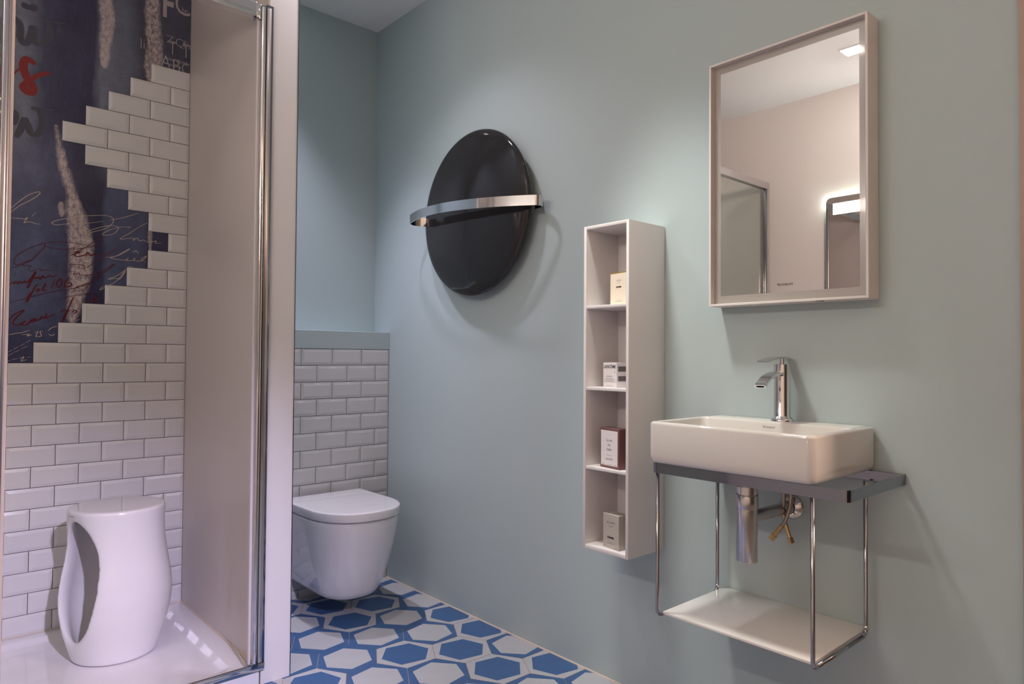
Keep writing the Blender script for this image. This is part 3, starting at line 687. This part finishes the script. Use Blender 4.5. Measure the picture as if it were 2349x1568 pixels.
sharp(mk('seat', *loft([dring(.181, 2.86, 2.417, .4205), dring(.181, 2.86, 2.417, .4275)]), M_cer, toilet), 50)
lidp = [(.427, .188, 2.402, 2.872), (.4285, .1915, 2.3985, 2.874), (.432, .1925, 2.3975, 2.875), (.457, .1930, 2.397, 2.875), (.4605, .1920, 2.398, 2.874), (.4622, .1885, 2.4015, 2.871), (.4627, .180, 2.41, 2.865)]
sharp(mk('lid', *loft([dring(hw, yb, yt, z) for z, hw, yt, yb in lidp]), M_cer, toilet), 50)
mk('hinge', *tube([(TXC-.12, 2.884, .437), (TXC+.12, 2.884, .437)], .012, 12), M_chrome, toilet)

# ------------------------------------------------------------------ round radiator with towel rail
RY, RZ, RR = 2.200, 1.671, 0.341
rad = thing('towel_radiator', 'glossy black round radiator with a curved chrome towel rail on mint wall', 'radiator', (0, RY, RZ))
P = [(0, -0.028), (RR*0.8, -0.028), (RR*0.96, -0.034), (RR*0.99, -0.042), (RR, -0.050), (RR*0.995, -0.056), (RR*0.97, -0.062)]
for k in range(1, 15):
    t = 0.97*(1-k/15); P.append((RR*t, -0.062-0.042*(1-(t/0.97)**2)))
P.append((0, -0.104))
fixn(mk('panel', *lathe(P, RY, RZ, 96, 'x'), M_black, rad, smooth=True))
for dy, dz in ((-.16, .16), (.16, .16), (-.16, -.16), (.16, -.16)):
    mk('wall_bracket', *lathe([(0, 0.0), (0.02, 0.0), (0.02, -0.03), (0, -0.03)], RY+dy, RZ+dz, 16, 'x'), M_chromed, rad)
bar = []
yl, yr = 2.572, 1.800
bar += [(-0.026, 2.505), (-0.040, 2.545), (-0.062, 2.566), (-0.085, 2.575), (-0.105, 2.571), (-0.122, 2.558)]
for k in range(25):
    u = k/24; y = 2.545+(1.812-2.545)*u
    bar.append((-(0.084+0.050*(1-u))-0.095*(1-(2*u-1)**2), y))
bar += [(-0.079, 1.803), (-0.070, 1.797), (-0.058, 1.795), (-0.044, 1.803), (-0.034, 1.825), (-0.026, 1.86)]
zb = lambda y: 1.652+0.030*(y-2.2)/0.78
bp = spline([(x, y, zb(y)) for x, y in bar], 3)
sharp(mk('towel_rail', *band(bp, 0.038, 0.0035), M_chrome, rad), 50)

# ------------------------------------------------------------------ open wall shelf with four compartments
cab = thing('wall_shelf', 'tall narrow white open shelf unit hung on the mint wall', 'shelf', (0, 1.382, 0.49))
CX0, CX1, CY0, CY1, CZ0, CZ1 = -0.1805, -0.001, 1.2905, 1.4715, 0.482, 1.4975
tk = 0.0105
sharp(mk('side_panel', *box(CX0, CX1, CY0, CY0+tk, CZ0, CZ1, 0.0012), M_cab, cab))
sharp(mk('side_panel', *box(CX0, CX1, CY1-tk, CY1, CZ0, CZ1, 0.0012), M_cab, cab))
sharp(mk('top_panel', *box(CX0, CX1, CY0+tk, CY1-tk, CZ1-0.0105, CZ1, 0.001), M_cab, cab))
sharp(mk('bottom_panel', *box(CX0, CX1, CY0+tk, CY1-tk, CZ0, CZ0+0.0125, 0.001), M_cab, cab))
mk('back_panel', *box(-0.022, CX1, CY0+tk, CY1-tk, CZ0+0.0125, CZ1-0.0105), M_cab, cab)
for z in (1.2355, 0.979, 0.731): sharp(mk('shelf', *box(CX0+0.001, -0.022, CY0+tk, CY1-tk, z, z+0.0095, 0.001), M_cab, cab))
sharp(mk('bracket_cover', *box(-0.0255, -0.022, 1.355, 1.40, 1.38, 1.445, 0.001), M_cab, cab))

def carton(name, label, x, y, z, rot, wd, dp, hg, m, group=None):
    """box with its front towards -x; (x,y) = front left corner seen from the room; local frame: X depth, Y left."""
    t = thing(name, label, 'perfume box', (x, y, z), rot, 'cartons on the open wall shelf')
    v, f = box(0, dp, -wd, 0, 0, hg, 0.0008, 1)
    sharp(mk('carton', v, f, m, t, local=True), 30)
    return t
def print_on(t, name, s, yc, z, h, m, sx=1.0, space=1.0, bold=0.0, off=0.0004):
    v, f = text_mesh(s, h/0.72, 'CENTER', space=space, bold=bold, sx=sx)
    return mk(name, [(-off, -yc-a, z+b) for a, b, c_ in v], f, m, t, local=True)
def print_lines(t, rows, m, off=0.0004):
    """tiny print too small to read: broken rules."""
    V, F = [], []
    for yc, z, wd, h in rows:
        y = yc-wd/2
        rnd = random.Random(int(z*1e5))
        while y < yc+wd/2:
            l = rnd.uniform(.0014, .0034); n = len(V)
            V += [(-off, -y, z), (-off, -(y+l), z), (-off, -(y+l), z+h), (-off, -y, z+h)]; F.append([n, n+1, n+2, n+3]); y += l+.0007
    mk('small_print', V, F, m, t, local=True)
rot = -0.20
t = carton('perfume_carton', 'cream perfume carton with gold top edge in top compartment of open shelf', -0.142, 1.3945, 1.245, rot, 0.076, 0.034, 0.100, M_cream_card)
mk('lid_edge', *box(-0.0003, 0.0343, -0.0763, 0.0003, 0.0975, 0.1004), M_gold, t, local=True)
print_on(t, 'lettering', 'COCO', 0.0415, 0.0725, 0.0050, M_ink, space=1.05)
print_on(t, 'lettering', 'MADEMOISELLE', 0.0415, 0.0668, 0.0018, M_gray_ink, space=1.1)
print_on(t, 'lettering', 'CHANEL', 0.0415, 0.0530, 0.0045, M_ink, space=1.1, bold=0.0004)
print_on(t, 'lettering', 'PARIS', 0.0415, 0.0483, 0.0015, M_gray_ink, space=1.2)
print_on(t, 'lettering', 'EAU DE PARFUM', 0.0415, 0.0135, 0.0018, M_gray_ink, space=1.1)
print_lines(t, [(0.0415, .0095, .034, .0009)], M_gray_ink)
t = carton('cream_carton', 'square white cream carton with large dark name in second compartment', -0.135, 1.4285, 0.9885, -0.24, 0.0705, 0.0705, 0.0775, M_white_card)
print_on(t, 'lettering', 'LANCÔME', 0.0355, 0.0605, 0.0098, M_ink, sx=0.95, bold=0.00025)
print_on(t, 'lettering', 'PARIS', 0.061, 0.0565, 0.0016, M_gray_ink)
mk('emblem', [(-.0004, -.0615+.0030*math.cos(a)*(1 if k % 2 else .5), .0482+.0032*math.sin(a)*(1 if k % 2 else .5)) for k, a in enumerate([i*PI/5 for i in range(10)])], [list(range(10))[::-1]], M_gold, t, local=True)
print_on(t, 'lettering', 'HYDRA ZEN', 0.0335, 0.0325, 0.0036, M_ink)
print_lines(t, [(0.0335, .0275, .036, .0010), (0.0335, .0240, .056, .0010), (0.0335, .0205, .040, .0010), (0.0335, .0170, .064, .0010), (.0335, .0045, .034, .0010)], M_gray_ink)
v, f = [], []
for i, (z0, z1) in enumerate(((.050, .066), (.020, .036))):
    n = len(v); v += [(.006, -.0709, z0), (.064, -.0709, z0), (.064, -.0709, z1), (.006, -.0709, z1)]; f.append([n, n+1, n+2, n+3])
mk('side_text_block', v, f, M_gray_ink, t, local=True)
t = carton('framed_perfume_carton', 'rose-brown perfume carton with white framed front in third compartment', -0.1555, 1.4215, 0.7412, -0.17, 0.0885, 0.036, 0.1225, M_rose_card)
mk('front_label', *box(-0.0006, 0.0002, -0.0825, -0.0045, 0.0075, 0.1150), M_white_card, t, local=True)
for s_, z in (('La vie', .0815), ('est', .0675), ('belle', .0535)): print_on(t, 'lettering', s_, .0435, z, .0088, M_gray_ink, off=.0009, sx=0.95)
print_on(t, 'lettering', "L'EAU DE PARFUM", .0435, .0385, .0022, M_gray_ink, off=.0009)
print_on(t, 'lettering', 'LANCÔME', .0435, .0248, .0055, M_ink, off=.0009, sx=0.9)
print_lines(t, [(.0135, .0105, .012, .0014), (.0435, .0105, .022, .0010), (.072, .0105, .012, .0014)], M_gray_ink, off=.0009)
t = carton('grey_perfume_carton', 'grey metallic perfume carton in lowest compartment of open shelf', -0.1550, 1.4095, 0.4948, -0.14, 0.0715, 0.040, 0.1045, M_grey_card)
print_on(t, 'lettering', 'ALLURE', .0360, .0765, .0062, M_ink, space=1.25)
print_on(t, 'lettering', 'HOMME', .0360, .0660, .0032, M_ink, space=1.2)
print_on(t, 'lettering', 'CHANEL', .0360, .0310, .0055, M_ink, space=1.0, bold=0.0005)
print_on(t, 'lettering', 'EAU DE PARFUM', .0360, .0185, .0020, M_gray_ink)
print_lines(t, [(.0360, .0150, .034, .0010), (.010, .0065, .008, .0012), (.060, .0045, .012, .0012)], M_gray_ink)

# ------------------------------------------------------------------ framed mirror
FY0, FY1, FZ0, FZ1, FX = 0.6545, 1.0915, 1.2300, 1.9290, -0.0655
mir = thing('framed_mirror', 'rectangular mirror in a deep pale frame above the washbasin', 'mirror', (0, (FY0+FY1)/2, FZ0))
fw = 0.0065
fr = join(box(FX, -0.001, FY0, FY0+fw, FZ0, FZ1, .0008, 1), box(FX, -0.001, FY1-fw, FY1, FZ0, FZ1, .0008, 1),
          box(FX, -0.001, FY0+fw, FY1-fw, FZ0, FZ0+fw, .0008, 1), box(FX, -0.001, FY0+fw, FY1-fw, FZ1-fw, FZ1, .0008, 1))
sharp(mk('frame', *fr, M_frame, mir), 30)
gx = -0.047
a0, a1, b0, b1 = FY0+fw, FY1-fw, FZ0+fw, FZ1-fw
i0, i1, j0, j1 = 0.6815, 1.0645, 1.2600, 1.9010
V = [(gx, a0, b0), (gx, a1, b0), (gx, a1, b1), (gx, a0, b1), (gx, i0, j0), (gx, i1, j0), (gx, i1, j1), (gx, i0, j1)]
V += [(gx+0.006, y, z) for _, y, z in V]
F = [[0, 4, 5, 1], [1, 5, 6, 2], [2, 6, 7, 3], [3, 7, 4, 0]]
F += [[a+8 for a in q][::-1] for q in F] + [[0, 1, 9, 8], [1, 2, 10, 9], [2, 3, 11, 10], [3, 0, 8, 11], [4, 12, 13, 5], [5, 13, 14, 6], [6, 14, 15, 7], [7, 15, 12, 4]]
mk('frosted_border', V, F, M_frost, mir)
mk('mirror_glass', *box(gx, gx+0.006, i0, i1, j0, j1), M_mirror, mir)
lv, lf = logo(0.0066)
mk('lettering', [(gx-0.0004, 0.882-a, 1.2765+b) for a, b, c_ in lv], lf, M_ink, mir)
mk('touch_switch', *box(FX+0.004, FX+0.012, 0.765, 0.785, FZ0-0.0008, FZ0+0.0002), M_hole, mir)
# ------------------------------------------------------------------ washbasin and tap
bas = thing('washbasin', 'white rectangular ceramic washbasin resting on the chrome frame', 'washbasin', (0, 0.8815, 0.8085))
def rrect(x0, x1, y0, y1, r, z, n=7):
    P = []
    for cx, cy, a0 in ((x1-r, y1-r, 0), (x0+r, y1-r, PI/2), (x0+r, y0+r, PI), (x1-r, y0+r, 1.5*PI)):
        for k in range(n):
            a = a0+k*PI/2/(n-1); P.append((cx+r*math.cos(a), cy+r*math.sin(a), z))
    return P
BX0, BX1, BY0, BY1 = -0.3395, -0.0008, 0.6625, 1.1005
R = []
for d, z, r in ((.022, .8085, .012), (.010, .8095, .016), (.004, .8130, .018), (.001, .8200, .019), (0, .830, .019), (0, .909, .019), (.0012, .9130, .018), (.004, .9155, .016), (.0075, .9168, .014)):
    R.append(rrect(BX0+d, BX1-min(d, .004), BY0+d, BY1-d, r, z))
iy = .0125; ib = -0.098
for d, z, r in ((0, .9166, .016), (.0022, .9150, .017), (.004, .911, .019), (.010, .880, .026), (.018, .852, .034), (.032, .840, .04), (.07, .836, .04), (.11, .834, .03)):
    R.append(rrect(BX0+iy+d, ib-d*0.8, BY0+iy+d, BY1-iy-d, r, z))
sharp(mk('bowl', *loft(R), M_basin, bas), 60)
mk('waste_cover', *lathe([(0, .8375), (.020, .8375), (.022, .836), (.022, .833), (0, .833)], -0.215, 0.8815, 24), M_chrome, bas, smooth=True)
lv, lf = logo(0.0052)
nz = Vector((-1, 0, 0.32)).normalized()
upv = Vector((0.32*nz.x*0+0.30, 0, 1)).normalized()
mk('lettering', [Vector((-0.1105, 0.8950-a, 0.8945))+Vector((0.018, 0, 1)).normalized()*(b+0.006)+Vector((0.0035, 0, 0)) for a, b, c_ in lv], lf, M_ink, bas)

TX, TY = -0.050, 0.8796
tap = thing('basin_mixer_tap', 'chrome single-lever basin tap with a flat curved spout on the washbasin', 'tap', (TX, TY, 0.9168))
pf = [(0, .9170), (.0285, .9170), (.0285, .9190), (.0275, .9215), (.0240, .9265), (.0215, .9290), (.0207, .9305), (.0205, 1.0655), (.0202, 1.0670), (.0195, 1.0675), (0, 1.0675)]
sharp(fixn(mk('body', *lathe(pf, TX, TY, 40), M_chrome, tap)), 35)
def slab(path, wid, th, rnd=0.3):
    """curved flat bar: path (x, z) list at y = TY; width along y."""
    P = spline([(x, 0, z) for x, z in path], 5); n = len(P); V, F = [], []
    for i in range(n):
        a = P[max(i-1, 0)]; b = P[min(i+1, n-1)]; t = (b-a).normalized(); up = Vector((-t.z, 0, t.x))
        if up.z < 0: up = -up
        w_ = np.interp(i/(n-1), np.linspace(0, 1, len(wid)), wid)/2; h_ = np.interp(i/(n-1), np.linspace(0, 1, len(th)), th)/2
        c_ = min(h_, w_)*rnd*2*0.5
        for yy, hh in ((-w_, -h_+c_), (-w_, h_-c_), (-w_+c_, h_), (w_-c_, h_), (w_, h_-c_), (w_, -h_+c_), (w_-c_, -h_), (-w_+c_, -h_)):
            q = P[i]+up*hh; V.append((q.x, TY+yy, q.z))
    for i in range(n-1):
        for k in range(8): F.append([i*8+k, i*8+(k+1) % 8, (i+1)*8+(k+1) % 8, (i+1)*8+k])
    F.append(list(range(8))[::-1]); F.append([(n-1)*8+k for k in range(8)])
    return V, F, P
v, f, P = slab([(-.048, 1.0395), (-.075, 1.0425), (-.102, 1.0410), (-.130, 1.0330), (-.152, 1.0215), (-.1655, 1.0105)], (.024, .027, .030, .032), (.013, .0115, .011, .0105), 0.5)
sp_ = sharp(fixn(mk('spout', v, f, M_chrome, tap)), 35)
e = P[-1]; d_ = (P[-1]-P[-2]).normalized(); up = Vector((-d_.z, 0, d_.x)); up = up if up.z > 0 else -up
q = []
for k in range(20):
    a = 2*PI*k/20; yy = 0.0115*math.copysign(abs(math.cos(a))**0.6, math.cos(a)); hh = 0.0026*math.sin(a)
    p = e+d_*0.0004+up*hh; q.append((p.x, TY+yy, p.z))
mk('outlet', q, [list(range(20))], M_hole, sp_)  # flat dark disc, its colour stands for the shade inside the spout opening
sharp(fixn(mk('lever_stem', *tube([(TX, TY, 1.0675), (TX, TY, 1.0815)], [.0062, .0062], 16), M_chrome, tap)), 40)
v, f, P = slab([(-.0085, 1.0795), (-.030, 1.0835), (-.055, 1.0850), (-.085, 1.0850), (-.115, 1.0815), (-.152, 1.0740)], (.020, .026, .028, .030, .031), (.004, .005, .005, .0045, .004), 0.5)
sharp(fixn(mk('lever', v, f, M_chrome, tap)), 35)
# supply hoses hanging under the basin
def hose(path, nut_r, nm):
    P = spline(path, 5)
    hs = mk('supply_hose', *tube(P, 0.0052, 12), M_nickel, tap, smooth=True)
    a, b = P[-1], (P[-1]-P[-2]).normalized()
    t1 = tube([a-b*0.006, a+b*0.004, a+b*0.004, a+b*0.0075, a+b*0.0075, a+b*0.026], [.0062, .0062, .0052, .0052, .0058, .0058], 16)
    t2 = tube([a+b*0.0255, a+b*0.026, a+b*0.040, a+b*0.0405], [.004, nut_r, nut_r, nut_r*0.8], 6)
    sharp(mk('connector', *t1, M_brass, hs), 40); sharp(mk('hex_nut', *t2, M_brass, hs), 20)
hose([(-.057, .872, .807), (-.058, .871, .77), (-.060, .870, .723), (-.060, .872, .679), (-.060, .868, .656), (-.060, .863, .640)], .0092, 0)
hose([(-.051, .863, .807), (-.052, .860, .77), (-.054, .854, .723), (-.056, .857, .690), (-.062, .8665, .656), (-.066, .877, .638)], .0092, 1)

# ------------------------------------------------------------------ chrome console under the basin
con = thing('console_frame', 'chrome wall console with towel rail, thin legs and a white glass shelf under the washbasin', 'washstand', (0, 0.846, 0.41))
FXF, FYL, FYR = -0.3255, 1.0955, 0.5985
path = fillet([(-0.0005, FYR, .783), (FXF, FYR, .783), (FXF, FYL, .783), (-0.0005, FYL, .783)], 0.014, 8)
sharp(mk('towel_rail', *band(path, 0.0255, 0.0045), M_chromed, con), 50)
sharp(mk('back_rail', *box(-0.012, -0.0005, FYR+0.002, FYL-0.002, .783, .8080, .001, 1), M_chromed, con))
for y in (1.0835, 0.6765):
    xf, xb, zt, zb2 = -0.3185, -0.032, 0.784, 0.4115
    full = fillet([(xf, y, zt), (xf, y, zb2), (xb, y, zb2), (xb, y, zt)], 0.022, 8)
    nf = 9
    mk('leg', *tube([full[0]]+full[1:1+nf], 0.0049, 14), M_rod, con, smooth=True)
    mk('leg', *tube(full[1+nf:1+2*nf]+[full[-1]], 0.0049, 14), M_rod, con, smooth=True)
    mk('cross_bar', *tube([full[nf], full[1+nf]], 0.0049, 14), M_rod, con, smooth=True)
    mk('leg_collar', *lathe([(0.0049, .425), (0.0062, .425), (0.0062, .434), (0.0049, .434)], xb, y, 16), M_chrome, con, smooth=True)
sharp(mk('glass_shelf', *box(-0.303, -0.003, 0.683, 1.0785, 0.4135, 0.4205, .0012), M_shelf, con), 30)

trap = thing('bottle_trap', 'chrome bottle trap with waste pipe to a round wall plate under the basin', 'trap', (-0.215, 0.889, 0.577))
px_, py_ = -0.215, 0.889
sharp(fixn(mk('cylinder', *lathe([(0, .577), (.0245, .577), (.0258, .579), (.0258, .708), (0, .708)], px_, py_, 36), M_trap, trap)), 40)
sharp(fixn(mk('collar', *lathe([(0, .708), (.0272, .708), (.0276, .709), (.0276, .7415), (.0268, .743), (.0240, .743), (.0240, .7455), (.0262, .7455), (.0262, .763), (.0225, .763), (.0225, .806), (0, .806)], px_, py_, 36), M_trap, trap)), 40)
sharp(fixn(mk('waste_pipe', *tube([(px_, py_, .684), (-0.002, .878, .684)], 0.0160, 24), M_trap, trap)), 40)
sharp(fixn(mk('wall_plate', *lathe([(0.0165, -0.016), (0.020, -0.015), (0.030, -0.006), (0.0335, -0.003), (0.0340, -0.0005), (0, -0.0005)], .878, .684, 40, 'x'), M_chrome, trap)), 40)

# ------------------------------------------------------------------ what the framed mirror shows: lit mirror on the opposite wall, ceiling lamps
lm = thing('lit_mirror', 'tall frameless mirror with glowing light bar on opposite wall, seen reflected in the framed mirror', 'mirror', (XL, 1.55, 1.0))
def rounded_plate(y0, y1, z0, z1, r, xa, xb):
    P = []
    for cy, cz, a0 in ((y1-r, z1-r, 0), (y0+r, z1-r, PI/2), (y0+r, z0+r, PI), (y1-r, z0+r, 1.5*PI)):
        for k in range(8): a = a0+k*PI/14; P.append((cy+r*math.cos(a), cz+r*math.sin(a)))
    n = len(P); V = [(xa, y, z) for y, z in P]+[(xb, y, z) for y, z in P]
    F = [list(range(n)), list(range(n, 2*n))[::-1]]+[[k, k+n, (k+1) % n+n, (k+1) % n] for k in range(n)]
    return V, F
sharp(fixn(mk('glass', *rounded_plate(0.60, 1.850, 0.95, 2.072, 0.03, XL+0.022, XL+0.027), M_mirtint, lm)), 40)
sharp(fixn(mk('glass_edge', *rounded_plate(0.5985, 1.8515, 0.9485, 2.0735, 0.031, XL+0.020, XL+0.0218), mat('green_glass_edge', lin(120, 170, 140), 0.2), lm)), 40)
mk('back_box', *box(XL+0.0005, XL+0.020, 0.65, 1.80, 1.00, 2.03), M_white, lm)
mk('light_bar', *box(XL+0.0272, XL+0.030, 0.645, 1.806, 1.966, 2.033, .001, 1), M_led, lm)
mk('glow_strip', *box(XL+0.0008, XL+0.0195, 0.63, 1.82, 2.0302, 2.066), M_glow, lm)

def ceiling_lamp(x, y, label, s=0.05):
    t = thing('ceiling_lamp', label, 'lamp', (x, y, HL))
    fr = join(box(x-s-.006, x+s+.006, y-s-.006, y-s, HL-.004, HL-.0002), box(x-s-.006, x+s+.006, y+s, y+s+.006, HL-.004, HL-.0002),
              box(x-s-.006, x-s, y-s, y+s, HL-.004, HL-.0002), box(x+s, x+s+.006, y-s, y+s, HL-.004, HL-.0002))
    mk('frame', *fr, M_white, t); mk('diffuser', *box(x-s, x+s, y-s, y+s, HL-.0025, HL-.0002), M_lamp, t)
ceiling_lamp(-2.085, 1.503, 'small square ceiling lamp reflected near the top of the framed mirror')
ceiling_lamp(-0.60, 2.17, 'small square ceiling lamp above the round black radiator', 0.045)
ceiling_lamp(-0.60, 1.42, 'small square ceiling lamp in front of the framed mirror', 0.045)
ceiling_lamp(-0.60, 2.88, 'small square ceiling lamp above the toilet beside the partition', 0.036)
for y, lb in ((-1.0, 'nearer'), (-1.30, 'farther')):
    t = thing('strip_lamp', 'warm glowing ceiling strip, the %s of two reflected in the shower glass' % lb, 'lamp', (-1.8, y, HL))
    mk('housing', *box(-2.5, -0.9, y-.02, y+.02, HL-.014, HL-.0002), M_white, t)
    mk('tube', *box(-2.49, -0.91, y-.012, y+.012, HL-.020, HL-.014), M_warmled, t)
